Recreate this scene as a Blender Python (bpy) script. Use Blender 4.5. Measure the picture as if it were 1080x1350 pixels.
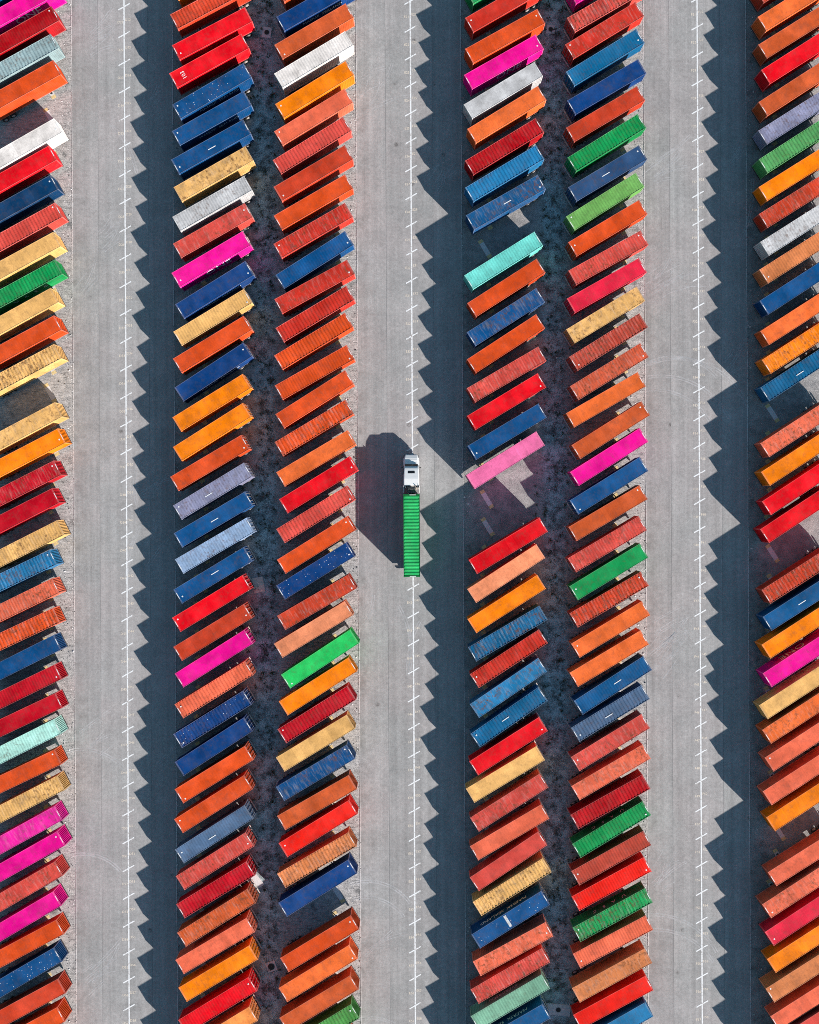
import bpy, bmesh, math, random
from mathutils import Vector, Matrix
random.seed(11)
scene = bpy.context.scene
for o in list(bpy.data.objects):
    bpy.data.objects.remove(o)
R = math.radians

# ------------------------------------------------------------------ camera
CAM_H = 143.0                       # drone height above the yard, metres
ROLL = -0.0052
cam_data = bpy.data.cameras.new('drone_camera')
cam_data.sensor_fit = 'VERTICAL'
cam_data.sensor_height = 36.0
cam_data.lens = 36.0 * 1242.7 / 1350.0
cam_data.shift_y = -25.0 / 1350.0   # the picture is cropped a little below the point straight under the drone
cam_data.clip_start = 1.0
cam_data.clip_end = 6000.0
cam = bpy.data.objects.new('drone_camera', cam_data)
cam.location = (0, 0, CAM_H)
cam.rotation_euler = (0, 0, ROLL)
scene.collection.objects.link(cam)
scene.camera = cam

# ------------------------------------------------------------------ sky, sun, exposure
SUN_COL = (1.0, 0.86, 0.77)
SUN_EL, SUN_AZ = 21.8, 135.0        # low sun, shining from the lower right of the picture
world = bpy.data.worlds.new('World')
scene.world = world
world.use_nodes = True
wn = world.node_tree.nodes
wl = world.node_tree.links
wn.clear()
sky = wn.new('ShaderNodeTexSky')
sky.sky_type = 'NISHITA'
sky.sun_disc = False
sky.sun_elevation = R(SUN_EL)
sky.sun_rotation = R(SUN_AZ)
sky.altitude = 0
sky.air_density = 1.0
sky.dust_density = 0.3
sky.ozone_density = 1.2
bg = wn.new('ShaderNodeBackground')
bg.inputs['Strength'].default_value = 0.057
wo = wn.new('ShaderNodeOutputWorld')
tint = wn.new('ShaderNodeMix')            # clear, slightly green-blue air
tint.data_type = 'RGBA'; tint.blend_type = 'MULTIPLY'
tint.inputs[0].default_value = 1.0
tint.inputs[7].default_value = (0.92, 1.10, 1.0, 1.0)
wl.new(sky.outputs[0], tint.inputs[6])
wl.new(tint.outputs[2], bg.inputs[0])
wl.new(bg.outputs[0], wo.inputs[0])

sun_data = bpy.data.lights.new('sun', 'SUN')
sun_data.energy = 5.0
sun_data.angle = R(0.53)
sun_data.color = SUN_COL
sun = bpy.data.objects.new('sun', sun_data)
to_sun = Vector((math.cos(R(SUN_EL)) * math.sin(R(SUN_AZ)), math.cos(R(SUN_EL)) * math.cos(R(SUN_AZ)), math.sin(R(SUN_EL))))
sun.rotation_euler = (-to_sun).to_track_quat('-Z', 'Y').to_euler()
sun.location = to_sun * 300
scene.collection.objects.link(sun)

scene.view_settings.view_transform = 'Standard'
scene.view_settings.look = 'None'
scene.view_settings.gamma = 1.0
scene.view_settings.use_curve_mapping = False
scene.view_settings.exposure = 0.95
scene.cycles.filter_width = 0.9
scene.cycles.use_denoising = False

# ------------------------------------------------------------------ helpers
COL = scene.collection
CS = 143.0 / 1242.7                 # metres on the ground per photo pixel

def ground_pt(u, v):
    x, y = (u - 540) * CS, (650 - v) * CS
    return x - y * ROLL, y + x * ROLL

def lin(c):
    return tuple(((v / 255 / 12.92) if v / 255 <= 0.04045 else ((v / 255 + 0.055) / 1.055) ** 2.4) for v in c)

def tag(o, label=None, cat=None, group=None, kind=None):
    if label: o['label'] = label
    if cat: o['category'] = cat
    if group: o['group'] = group
    if kind: o['kind'] = kind
    return o

def obj(name, data, parent=None, loc=None, rotz=None):
    o = bpy.data.objects.new(name, data)
    COL.objects.link(o)
    if parent is not None: o.parent = parent
    if loc is not None: o.location = loc
    if rotz is not None: o.rotation_euler = (0, 0, rotz)
    return o

class MB:
    """collects polygons of one mesh"""
    def __init__(self):
        self.v, self.f, self.m = [], [], []
    def poly(self, pts, m=0):
        n = len(self.v)
        self.v += [tuple(p) for p in pts]
        self.f.append(tuple(range(n, n + len(pts))))
        self.m.append(m)
        return self
    def box(self, x0, x1, y0, y1, z0, z1, m=0, skip=''):
        n = len(self.v)
        self.v += [(x0,y0,z0),(x1,y0,z0),(x1,y1,z0),(x0,y1,z0),(x0,y0,z1),(x1,y0,z1),(x1,y1,z1),(x0,y1,z1)]
        for k, q in (('b',(0,3,2,1)),('t',(4,5,6,7)),('s',(0,1,5,4)),('e',(1,2,6,5)),('n',(2,3,7,6)),('w',(3,0,4,7))):
            if k in skip: continue
            self.f.append(tuple(n + i for i in q)); self.m.append(m)
        return self
    def strip(self, A, B, m=0):
        """quads between two point rows"""
        n = len(self.v)
        self.v += [tuple(p) for p in A] + [tuple(p) for p in B]
        k = len(A)
        for i in range(k - 1):
            self.f.append((n+i, n+i+1, n+k+i+1, n+k+i)); self.m.append(m)
        return self
    def cyl(self, c, axis, r, h, seg=12, m=0, r2=None, capm=None):
        r2 = r if r2 is None else r2
        c = Vector(c)
        ax = {'x': Vector((1,0,0)), 'y': Vector((0,1,0)), 'z': Vector((0,0,1))}[axis]
        p = {'x': Vector((0,1,0)), 'y': Vector((0,0,1)), 'z': Vector((1,0,0))}[axis]
        q = ax.cross(p)
        n = len(self.v)
        for s, rr in ((-0.5, r), (0.5, r2)):
            for i in range(seg):
                a = 2 * math.pi * i / seg
                self.v.append(tuple(c + ax * (s * h) + p * (rr * math.cos(a)) + q * (rr * math.sin(a))))
        for i in range(seg):
            j = (i + 1) % seg
            self.f.append((n+i, n+j, n+seg+j, n+seg+i)); self.m.append(m)
        cm = m if capm is None else capm
        self.f.append(tuple(n + i for i in reversed(range(seg)))); self.m.append(cm)
        self.f.append(tuple(n + seg + i for i in range(seg))); self.m.append(cm)
        return self
    def mesh(self, name, *mats, smooth=False):
        me = bpy.data.meshes.new(name)
        me.from_pydata(self.v, [], self.f)
        for mt in mats: me.materials.append(mt)
        me.polygons.foreach_set('material_index', self.m)
        if smooth:
            me.polygons.foreach_set('use_smooth', [True] * len(self.f))
        me.update()
        return me

def bevelled(mb, name, mat, width=0.05, seg=2):
    me = mb.mesh(name + '_raw')
    bm = bmesh.new(); bm.from_mesh(me)
    bmesh.ops.remove_doubles(bm, verts=bm.verts, dist=1e-4)
    bmesh.ops.bevel(bm, geom=list(bm.edges), offset=width, segments=seg, affect='EDGES', clamp_overlap=True)
    out = bpy.data.meshes.new(name)
    bm.to_mesh(out); bm.free()
    bpy.data.meshes.remove(me)
    out.materials.append(mat)
    return out

# ------------------------------------------------------------------ materials
class NT:
    def __init__(self, name):
        self.mat = bpy.data.materials.new(name)
        self.mat.use_nodes = True
        self.t = self.mat.node_tree
        self.n = self.t.nodes
        self.bsdf = self.n['Principled BSDF']
        self.out = self.n['Material Output']
    def add(self, typ, **kw):
        nd = self.n.new(typ)
        for k, v in kw.items(): setattr(nd, k, v)
        return nd
    def link(self, a, b): self.t.links.new(a, b)
    def val(self, x, sock):
        if isinstance(x, (int, float)): sock.default_value = x
        elif isinstance(x, (tuple, list)): sock.default_value = tuple(x) if len(x) == len(sock.default_value) else tuple(x) + (1.0,)
        else: self.link(x, sock)
    def math(self, op, a, b=0.0, c=None, clamp=False):
        nd = self.add('ShaderNodeMath', operation=op, use_clamp=clamp)
        self.val(a, nd.inputs[0]); self.val(b, nd.inputs[1])
        if c is not None: self.val(c, nd.inputs[2])
        return nd.outputs[0]
    def mix(self, f, a, b, blend='MIX'):
        nd = self.add('ShaderNodeMix', data_type='RGBA', blend_type=blend)
        self.val(f, nd.inputs[0]); self.val(a, nd.inputs[6]); self.val(b, nd.inputs[7])
        return nd.outputs[2]
    def ramp(self, x, lo, hi, a=0.0, b=1.0):
        nd = self.add('ShaderNodeMapRange', clamp=True)
        self.val(x, nd.inputs[0])
        for i, v in enumerate((lo, hi, a, b)): self.val(v, nd.inputs[i + 1])
        return nd.outputs[0]
    def noise(self, vec, scale, detail=2.0, rough=0.5, dist=0.0):
        nd = self.add('ShaderNodeTexNoise')
        self.link(vec, nd.inputs['Vector'])
        nd.inputs['Scale'].default_value = scale
        nd.inputs['Detail'].default_value = detail
        nd.inputs['Roughness'].default_value = rough
        nd.inputs['Distortion'].default_value = dist
        return nd.outputs[0]
    def voro(self, vec, scale, feature='F1', out='Distance'):
        nd = self.add('ShaderNodeTexVoronoi', feature=feature)
        self.link(vec, nd.inputs['Vector']); nd.inputs['Scale'].default_value = scale
        return nd.outputs[out]
    def mapping(self, vec, scale=(1,1,1), rot=(0,0,0), loc=(0,0,0)):
        nd = self.add('ShaderNodeMapping')
        self.link(vec, nd.inputs[0])
        nd.inputs['Location'].default_value = loc
        nd.inputs['Rotation'].default_value = rot
        nd.inputs['Scale'].default_value = scale
        return nd.outputs[0]
    def coords(self): return self.add('ShaderNodeTexCoord').outputs['Object']
    def position(self): return self.add('ShaderNodeNewGeometry').outputs['Position']
    def bump(self, h, strength=0.3, dist=0.02):
        nd = self.add('ShaderNodeBump')
        nd.inputs['Strength'].default_value = strength; nd.inputs['Distance'].default_value = dist
        self.link(h, nd.inputs['Height'])
        self.link(nd.outputs[0], self.bsdf.inputs['Normal'])
    def finish(self, color, rough=0.6, metal=0.0, spec=None):
        self.val(color, self.bsdf.inputs['Base Color'])
        self.val(rough, self.bsdf.inputs['Roughness'])
        self.val(metal, self.bsdf.inputs['Metallic'])
        if spec is not None: self.bsdf.inputs['Specular IOR Level'].default_value = spec
        return self.mat

def plain(name, rgb, rough=0.6, metal=0.0, var=0.12, scale=6.0):
    n = NT(name)
    x = n.noise(n.coords(), scale, 3.0, 0.6)
    f = n.ramp(x, 0.3, 0.7, 1 - var, 1 + var)
    cmb = n.add('ShaderNodeCombineColor')
    for i in range(3): n.link(f, cmb.inputs[i])
    return n.finish(n.mix(1.0, tuple(rgb), cmb.outputs[0], 'MULTIPLY'), rough, metal)

def gray(n, f):
    c = n.add('ShaderNodeCombineColor')
    for i in range(3): n.link(f, c.inputs[i])
    return c.outputs[0]

def make_paint(name, spots=0):
    """container paint: the object colour is the paint, its alpha says how worn it is"""
    n = NT(name)
    info = n.add('ShaderNodeObjectInfo')
    wear = n.math('SUBTRACT', 1.0, info.outputs['Alpha'])
    off = n.add('ShaderNodeVectorMath', operation='SCALE')
    n.link(info.outputs['Location'], off.inputs[0]); off.inputs['Scale'].default_value = 3.7
    vec = n.add('ShaderNodeVectorMath', operation='ADD')
    n.link(n.coords(), vec.inputs[0]); n.link(off.outputs[0], vec.inputs[1])
    v = vec.outputs[0]
    col = info.outputs['Color']
    big = n.ramp(n.noise(v, 0.45, 3.0, 0.6), 0.3, 0.7, 0.80, 1.14)
    fine = n.ramp(n.noise(v, 9.0, 3.0, 0.7), 0.3, 0.7, 0.86, 1.12)
    grime = n.ramp(n.noise(v, 30.0, 2.0, 0.7), 0.25, 0.75, 0.76, 1.22)
    col = n.mix(1.0, col, gray(n, n.math('MULTIPLY', n.math('MULTIPLY', big, fine), grime)), 'MULTIPLY')
    sep = n.add('ShaderNodeSeparateXYZ'); n.link(n.coords(), sep.inputs[0])
    sheet = n.math('FLOOR', n.math('MULTIPLY', sep.outputs[0], 0.87))
    wn_ = n.add('ShaderNodeTexWhiteNoise', noise_dimensions='2D')
    cv = n.add('ShaderNodeCombineXYZ'); n.link(sheet, cv.inputs[0]); n.link(info.outputs['Random'], cv.inputs[1])
    n.link(cv.outputs[0], wn_.inputs['Vector'])
    col = n.mix(1.0, col, gray(n, n.math('MULTIPLY_ADD', wn_.outputs['Value'], 0.17, 0.92)), 'MULTIPLY')
    # sun-bleached areas and a film of road dirt
    fade = n.ramp(n.noise(n.mapping(v, (1, 1, 1), loc=(3, 9, 4)), 0.28, 3.0, 0.6), 0.42, 0.66, 0.0, 1.0)
    col = n.mix(fade, col, n.mix(1.0, n.mix(0.015, col, (0.6, 0.58, 0.56)), (1.22, 1.22, 1.22), 'MULTIPLY'))
    dn = n.noise(n.mapping(v, (0.8, 0.8, 1), loc=(13, 2, 8)), 1.5, 5.0, 0.72)
    col = n.mix(n.math('MULTIPLY', n.ramp(dn, 0.50, 0.70), n.math('MULTIPLY_ADD', wear, 0.45, 0.20)), col, (0.075, 0.068, 0.062))
    # chalky bleached streaks across the roof sheets
    st = n.noise(n.mapping(v, (2.2, 0.35, 0.6)), 1.6, 3.0, 0.65)
    chalk = n.math('MULTIPLY', n.ramp(st, 0.50, 0.74), n.math('MULTIPLY_ADD', wear, 0.34, -0.07), clamp=True)
    col = n.mix(chalk, col, (0.62, 0.60, 0.57))
    # white scuffs and fresh scratches, small
    sc = n.ramp(n.noise(v, 5.0, 4.0, 0.75), 0.71, 0.75, 0, 0.5)
    col = n.mix(n.math('MULTIPLY', sc, n.math('MULTIPLY_ADD', wear, 1.2, 0.1), clamp=True), col, (0.66, 0.64, 0.62))
    # rust: patches gated by a broad mask, plus pin holes
    gate = n.ramp(n.noise(n.mapping(v, (1, 1, 1), loc=(7, 3, 1)), 0.33, 1.0, 0.5), 0.42, 0.55)
    rn = n.noise(n.mapping(v, (1.2, 0.9, 1), loc=(31, 5, 2)), 2.0, 6.0, 0.75)
    rust = n.math('MULTIPLY', n.math('MULTIPLY', n.ramp(rn, 0.51, 0.63), gate), n.math('MULTIPLY', wear, 1.25), clamp=True)
    pin = n.math('MULTIPLY', n.ramp(n.voro(v, 2.3), 0.10, 0.06), n.ramp(wear, 0.3, 0.7, 0.0, 0.55))
    rust = n.math('MAXIMUM', rust, pin)
    rc = n.mix(n.noise(v, 14.0, 2.0), (0.06, 0.032, 0.02), (0.19, 0.085, 0.04))
    col = n.mix(n.math('MULTIPLY', rust, 0.85), col, rc)
    if spots:
        d = n.voro(v, 2.6)
        g2 = n.ramp(n.noise(v, 0.9, 2.0), 0.40, 0.50) if spots == 1 else 1.0
        sp = n.ramp(d, 0.15, 0.11)
        sp = n.math('MULTIPLY', sp, n.ramp(n.noise(v, 1.7, 2.0), 0.42, 0.5))
        if spots == 1: sp = n.math('MULTIPLY', sp, g2)
        col = n.mix(sp, col, (0.72, 0.74, 0.76))
    n.bump(n.noise(v, 6.0, 3.0), 0.25, 0.02)
    return n.finish(col, 0.7, 0.0, 0.06)

M = {}
M['paint'] = make_paint('container_paint')
M['spots'] = make_paint('container_paint_flecked', 1)
M['spots2'] = make_paint('container_paint_spattered', 2)
M['white'] = plain('white_decal', (0.68, 0.74, 0.78), 0.5, 0, 0.15)
M['letter'] = plain('lettering_paint', (0.72, 0.79, 0.84), 0.5, 0, 0.1)
M['steel'] = plain('galvanised_rod', (0.45, 0.45, 0.44), 0.45, 0.6, 0.2)
M['chassis'] = plain('trailer_steel', (0.035, 0.035, 0.038), 0.6, 0.2, 0.3)
M['tyre'] = plain('rubber', (0.018, 0.018, 0.019), 0.85)
M['hub'] = plain('wheel_hub', (0.42, 0.42, 0.42), 0.4, 0.3, 0.25)
M['bumper'] = plain('bumper_paint', (0.62, 0.60, 0.57), 0.5, 0, 0.25)
M['lamp'] = plain('tail_lamp', (0.35, 0.02, 0.02), 0.3)
M['deck'] = plain('plywood_deck', (0.14, 0.10, 0.07), 0.8)
M['cab'] = plain('white_truck_paint', (0.78, 0.84, 0.87), 0.28, 0, 0.03, 2.0)
M['glass'] = plain('dark_glass', (0.012, 0.015, 0.02), 0.08, 0, 0.05)
M['chrome'] = plain('chrome', (0.6, 0.6, 0.6), 0.2, 0.9, 0.05)
M['dark'] = plain('black_trim', (0.02, 0.02, 0.022), 0.55)
M['headlamp'] = plain('headlamp_lens', (0.16, 0.17, 0.19), 0.15, 0.2)

def ground_material():
    n = NT('yard_gravel')
    p = n.position()
    sx = n.add('ShaderNodeSeparateXYZ'); n.link(p, sx.inputs[0])
    # compacted pale gravel, with darker soil blown into drifts
    a = n.noise(p, 0.16, 4.0, 0.6)
    b = n.noise(p, 1.3, 5.0, 0.68)
    c = n.noise(p, 9.0, 3.0, 0.75)
    streak = n.noise(n.mapping(p, (0.35, 2.6, 1.0), (0, 0, R(-29))), 1.6, 5.0, 0.7)
    base = n.mix(n.ramp(b, 0.3, 0.7), (0.27, 0.282, 0.29), (0.50, 0.515, 0.525))
    base = n.mix(n.ramp(streak, 0.50, 0.64, 0, 0.62), base, (0.12, 0.13, 0.14))
    # the verge between the back to back rows: dark soil, cinders, moss
    def band(x0, w):
        d = n.math('ABSOLUTE', n.math('SUBTRACT', sx.outputs[0], x0))
        d = n.math('ADD', d, n.math('MULTIPLY_ADD', n.noise(p, 0.55, 4.0, 0.7), 3.2, -1.6))
        return n.ramp(d, w, w - 1.1)
    verge = n.math('MAXIMUM', band(VERGE[0], 2.4), band(VERGE[1], 2.4))
    soil = n.mix(n.ramp(n.math('MULTIPLY_ADD', n.noise(p, 0.7, 3.0, 0.6), 0.5, n.math('MULTIPLY', n.noise(p, 4.5, 6.0, 0.85), 0.5)), 0.42, 0.56), (0.030, 0.050, 0.055), (0.44, 0.62, 0.68))
    base = n.mix(n.math('MULTIPLY', verge, 0.8), base, soil)
    for x0 in BAY_EDGE:
        d = n.math('SUBTRACT', sx.outputs[0], x0)
        inb = n.math('MULTIPLY', n.math('GREATER_THAN', d, 0.0), n.ramp(d, 13.0, 10.5))
        wornb = n.mix(n.ramp(n.noise(p, 0.6, 5.0, 0.7), 0.35, 0.65), (0.18, 0.195, 0.205), (0.33, 0.345, 0.355))
        base = n.mix(n.math('MULTIPLY', inb, 0.9), base, wornb)
    blot = n.ramp(n.noise(p, 0.42, 5.0, 0.75), 0.56, 0.68, 0, 0.7)
    base = n.mix(blot, base, (0.09, 0.10, 0.105))
    speck = n.ramp(c, 0.28, 0.72, 0.4, 1.65)
    base = n.mix(1.0, base, gray(n, speck), 'MULTIPLY')
    n.bump(n.math('MULTIPLY_ADD', b, 0.6, c), 0.9, 0.06)
    return n.finish(base, 0.95, 0, 0.2)

def lane_material(name, seed, tone=1.0):
    n = NT(name)
    p = n.mapping(n.position(), loc=(seed, seed * 2.3, 0))
    a = n.noise(p, 0.12, 4.0, 0.6)
    lng = n.noise(n.mapping(p, (1.0, 0.012, 1)), 1.1, 4.0, 0.6)
    lng2 = n.noise(n.mapping(p, (1.0, 0.03, 1)), 4.5, 3.0, 0.6)
    c = n.noise(p, 11.0, 3.0, 0.75)
    g = n.noise(p, 2.0, 5.0, 0.7)
    base = n.mix(n.ramp(a, 0.32, 0.68), (0.282 * tone, 0.309 * tone, 0.322 * tone), (0.338 * tone, 0.360 * tone, 0.374 * tone))
    v = n.math('MULTIPLY', n.ramp(lng, 0.3, 0.7, 0.85, 1.10), n.ramp(lng2, 0.3, 0.7, 0.97, 1.03))
    v = n.math('MULTIPLY', v, n.ramp(c, 0.25, 0.75, 0.74, 1.28))
    v = n.math('MULTIPLY', v, n.ramp(n.noise(p, 0.33, 5.0, 0.65), 0.32, 0.68, 0.90, 1.09))
    v = n.math('MULTIPLY', v, n.ramp(g, 0.3, 0.7, 0.84, 1.13))
    base = n.mix(1.0, base, gray(n, v), 'MULTIPLY')
    # oil drips and turning scuffs
    oil = n.math('MULTIPLY', n.ramp(n.voro(p, 0.16), 0.075, 0.03), n.ramp(g, 0.42, 0.56))
    base = n.mix(n.math('MULTIPLY', oil, 0.75), base, (0.06, 0.06, 0.06))
    sc = n.noise(n.mapping(p, (0.25, 2.2, 1), (0, 0, R(-38))), 1.5, 4.0, 0.7)
    base = n.mix(n.ramp(sc, 0.58, 0.72, 0, 0.28), base, (0.42, 0.46, 0.50))
    # dirt carried onto the slabs from the gravel side, and a faint warm film
    sx = n.add('ShaderNodeSeparateXYZ'); n.link(n.position(), sx.inputs[0])
    for x0 in LANE_EDGE:
        d = n.math('SUBTRACT', sx.outputs[0], x0)
        near = n.math('MULTIPLY', n.ramp(d, 3.2, 0.0), n.math('GREATER_THAN', d, -0.2))
        dirt = n.math('MULTIPLY', near, n.ramp(n.noise(p, 0.55, 5.0, 0.75), 0.47, 0.66))
        base = n.mix(n.math('MULTIPLY', dirt, 0.55), base, (0.15, 0.155, 0.155))
    warm = n.ramp(n.noise(p, 0.07, 2.0), 0.4, 0.6, 0, 0.5)
    base = n.mix(warm, base, n.mix(1.0, base, (1.07, 0.985, 0.985), 'MULTIPLY'))
    n.bump(c, 0.35, 0.02)
    return n.finish(base, 0.9, 0, 0.25)

def road_paint(name, rgb, worn):
    n = NT(name)
    p = n.position()
    w = n.ramp(n.noise(p, 3.2, 5.0, 0.75), worn, worn + 0.10)
    return n.finish(n.mix(w, rgb, (0.36, 0.355, 0.35)), 0.8)

def tyre_mark_material():
    n = NT('tyre_scuff')
    p = n.position()
    w = n.math('MULTIPLY', n.ramp(n.noise(p, 0.4, 4.0, 0.7), 0.30, 0.60), n.ramp(n.noise(p, 7.0, 3.0, 0.7), 0.2, 0.6))
    tr = n.add('ShaderNodeBsdfTransparent')
    mx = n.add('ShaderNodeMixShader')
    n.link(n.math('MULTIPLY', w, 0.6), mx.inputs[0])
    n.link(tr.outputs[0], mx.inputs[1]); n.link(n.bsdf.outputs[0], mx.inputs[2])
    n.link(mx.outputs[0], n.out.inputs['Surface'])
    return n.finish((0.62, 0.67, 0.72), 0.9)

def pad_material():
    n = NT('pad_concrete')
    p = n.position()
    b = n.noise(p, 3.5, 4.0, 0.7)
    return n.finish(n.mix(n.ramp(b, 0.3, 0.7), (0.52, 0.55, 0.58), (0.72, 0.74, 0.77)), 0.9)

BAY_EDGE = [ground_pt(u, 650)[0] for u in (230, 610, 985.5)]
LANE_EDGE = [ground_pt(u, 650)[0] for u in (98, 473, 852)]
VERGE = (ground_pt(350, 650)[0], ground_pt(731, 650)[0])
M['ground'] = ground_material()
M['lane'] = [lane_material('lane_concrete_a', 3.0), lane_material('lane_concrete_b', 17.0, 1.03), lane_material('lane_concrete_c', 41.0, 0.98)]
M['line'] = road_paint('white_road_paint', (0.70, 0.78, 0.83), 0.53)
M['number'] = road_paint('cream_road_paint', (0.72, 0.69, 0.60), 0.54)
M['kerb'] = road_paint('edge_strip_paint', (0.62, 0.64, 0.66), 0.5)
M['scuff'] = tyre_mark_material()
M['pad'] = pad_material()
M['bare'] = plain('bare_concrete', (0.72, 0.66, 0.60), 0.9, 0, 0.25)
M['scrape'] = road_paint('scraped_primer', (0.55, 0.62, 0.68), 0.47)
M['padend'] = plain('worn_yellow_paint', (0.66, 0.54, 0.28), 0.85, 0, 0.3)

# ------------------------------------------------------------------ the setting
g = obj('ground', MB().poly([(-1500,-1500,0),(1500,-1500,0),(1500,1500,0),(-1500,1500,0)]).mesh('ground', M['ground']))
tag(g, kind='structure')

LANES = [((98, 132, 198, 230), 167.0, 9.0 - 36.64, 36.64), ((473, 511, 573, 610), 544.2, 75.3 - 3 * 36.77, 36.77), ((852, 885, 952, 985.5), 922.3, 35.5 - 36.8 * 2, 36.8)]
LANE_LETTER = 'DEF'
LZ = 0.03                            # lane slabs stand a little above the gravel
Y0, Y1 = -140.0, 140.0

def text_mesh(s, size, mat, name='lettering', ext=0.0):
    cu = bpy.data.curves.new('tmp_text', 'FONT')
    cu.body = s; cu.size = size; cu.align_x = 'CENTER'; cu.align_y = 'CENTER'; cu.extrude = ext
    cu.resolution_u = 2
    t = bpy.data.objects.new('tmp_text', cu); COL.objects.link(t)
    bpy.context.view_layer.update()
    me = bpy.data.meshes.new_from_object(t.evaluated_get(bpy.context.evaluated_depsgraph_get()))
    bpy.data.objects.remove(t); bpy.data.curves.remove(cu)
    me.name = name; me.materials.clear(); me.materials.append(mat)
    return me

tick_me = None
for li, (edges, lx, v0, pitch) in enumerate(LANES):
    xs = [ground_pt(u, 650)[0] for u in edges]
    lane = obj('lane', None)
    tag(lane, kind='structure')
    for k in range(3):
        x0, x1 = xs[k] + (0.014 if k else 0), xs[k + 1] - (0.014 if k < 2 else 0)
        sl = MB().box(x0, x1, Y0, Y1, -0.02, LZ, skip='b').mesh('paving_strip', M['lane'][(k + li) % 3])
        obj('paving_strip', sl, lane)
    # edge strips where the slabs meet the gravel
    for x, w in ((xs[0] - 0.09, 0.09), (xs[3] + 0.02, 0.10)):
        m = MB()
        y = Y0
        while y < Y1:
            L = random.uniform(2.5, 6.0)
            j = random.uniform(-0.015, 0.015)
            m.box(x + j, x + w + j, y, y + L - random.uniform(0.02, 0.12), -0.02, LZ + 0.012, skip='b')
            y += L
        tag(obj('edge_strip', m.mesh('edge_strip', M['kerb']), lane), kind='stuff')
    cx = ground_pt(lx, 650)[0]
    m = MB()
    y = Y0
    hw = 0.098
    while y < Y1:
        L = random.uniform(5, 9)
        m.poly([(cx - hw, y, LZ + .004), (cx + hw, y, LZ + .004), (cx + hw, y + L, LZ + .004), (cx - hw, y + L, LZ + .004)])
        y += L
    obj('centre_line', m.mesh('centre_line', M['line']), lane)
    if tick_me is None:
        t = R(29.3); l, w = 1.0, 0.095
        c, s = math.cos(t), math.sin(t)
        P4 = [(-l, -w), (l, -w), (l, w), (-l, w)]
        tick_me = MB().poly([(a * c - b * s, a * s + b * c, 0) for a, b in P4]).mesh('bay_tick', M['line'])
    k = 0
    v = v0
    while v < 1350 + 40:
        yy = ground_pt(lx, v)[1]
        obj('bay_tick', tick_me, lane, (cx, yy, LZ + .008))
        ym = yy - pitch * CS * 0.52
        for side, du, dv in ((-1, -0.56, -0.17), (1, 0.56, 0.20)):
            num = 20 + k if side < 0 else 21 + k
            o = obj('bay_number', text_mesh('%s%02d' % (LANE_LETTER[li], num), 0.52, M['number'], 'bay_number'), lane, (cx + du, ym + dv, LZ + .006))
            o.rotation_euler = (0, 0, 0)
        v += pitch; k += 1

def tyre_arc(lane_parent, cu, cv, rad, a0, a1, w=0.17, gap=0.34):
    cx, cy = ground_pt(cu, cv); rr = rad * CS
    m = MB()
    for dr in (0, gap):
        A, B = [], []
        n = 20
        for i in range(n + 1):
            a = R(a0 + (a1 - a0) * i / n)
            A.append((cx + (rr + dr) * math.cos(a), cy + (rr + dr) * math.sin(a), LZ + .002))
            B.append((cx + (rr + dr + w) * math.cos(a), cy + (rr + dr + w) * math.sin(a), LZ + .002))
        m.strip(A, B)
    obj('tyre_mark', m.mesh('tyre_mark', M['scuff']), lane_parent)

lanes = [o for o in COL.objects if o.name.startswith('lane')]
arcs = [(2, 893, 572, 97, 20, 113), (2, 872, 595, 97, 25, 100), (2, 862, 600, 84, 30, 98), (2, 888, 545, 72, 40, 120),
        (2, 862, 1300, 92, 28, 95), (2, 866, 1312, 84, 30, 95), (1, 485, 1230, 66, 35, 110), (1, 482, 1245, 60, 35, 105),
        (1, 488, 1410, 66, 50, 105), (2, 880, 360, 190, -12, 22), (2, 868, 372, 190, -12, 22), (2, 840, 250, 150, -30, 5),
        (0, 95, 365, 150, -20, 18), (0, 88, 380, 160, -15, 20), (0, 60, 250, 120, 10, 45), (0, 108, 1060, 70, 40, 115), (0, 110, 1190, 62, 40, 105),
        (1, 420, 860, 120, -12, 30), (1, 660, 880, 120, 150, 185), (0, 300, 760, 130, 150, 190), (0, 290, 640, 110, 150, 200), (2, 1040, 180, 120, 160, 200)]
for li, cu, cv, rad, a0, a1 in arcs:
    tyre_arc(lanes[li], cu, cv, rad, a0, a1)
clusters = [(0, 120, 60), (0, 108, 395), (0, 140, 320), (0, 205, 150), (0, 208, 470), (0, 205, 640), (0, 112, 990), (0, 212, 1015), (0, 120, 1290), (0, 206, 735),
            (1, 588, 520), (1, 590, 775), (1, 480, 830), (1, 590, 985), (1, 485, 1265), (1, 490, 130), (1, 580, 250),
            (2, 870, 230), (2, 880, 380), (2, 865, 850), (2, 868, 1165), (2, 870, 880), (2, 960, 105), (2, 965, 210), (2, 965, 1120), (2, 962, 500)]
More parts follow.
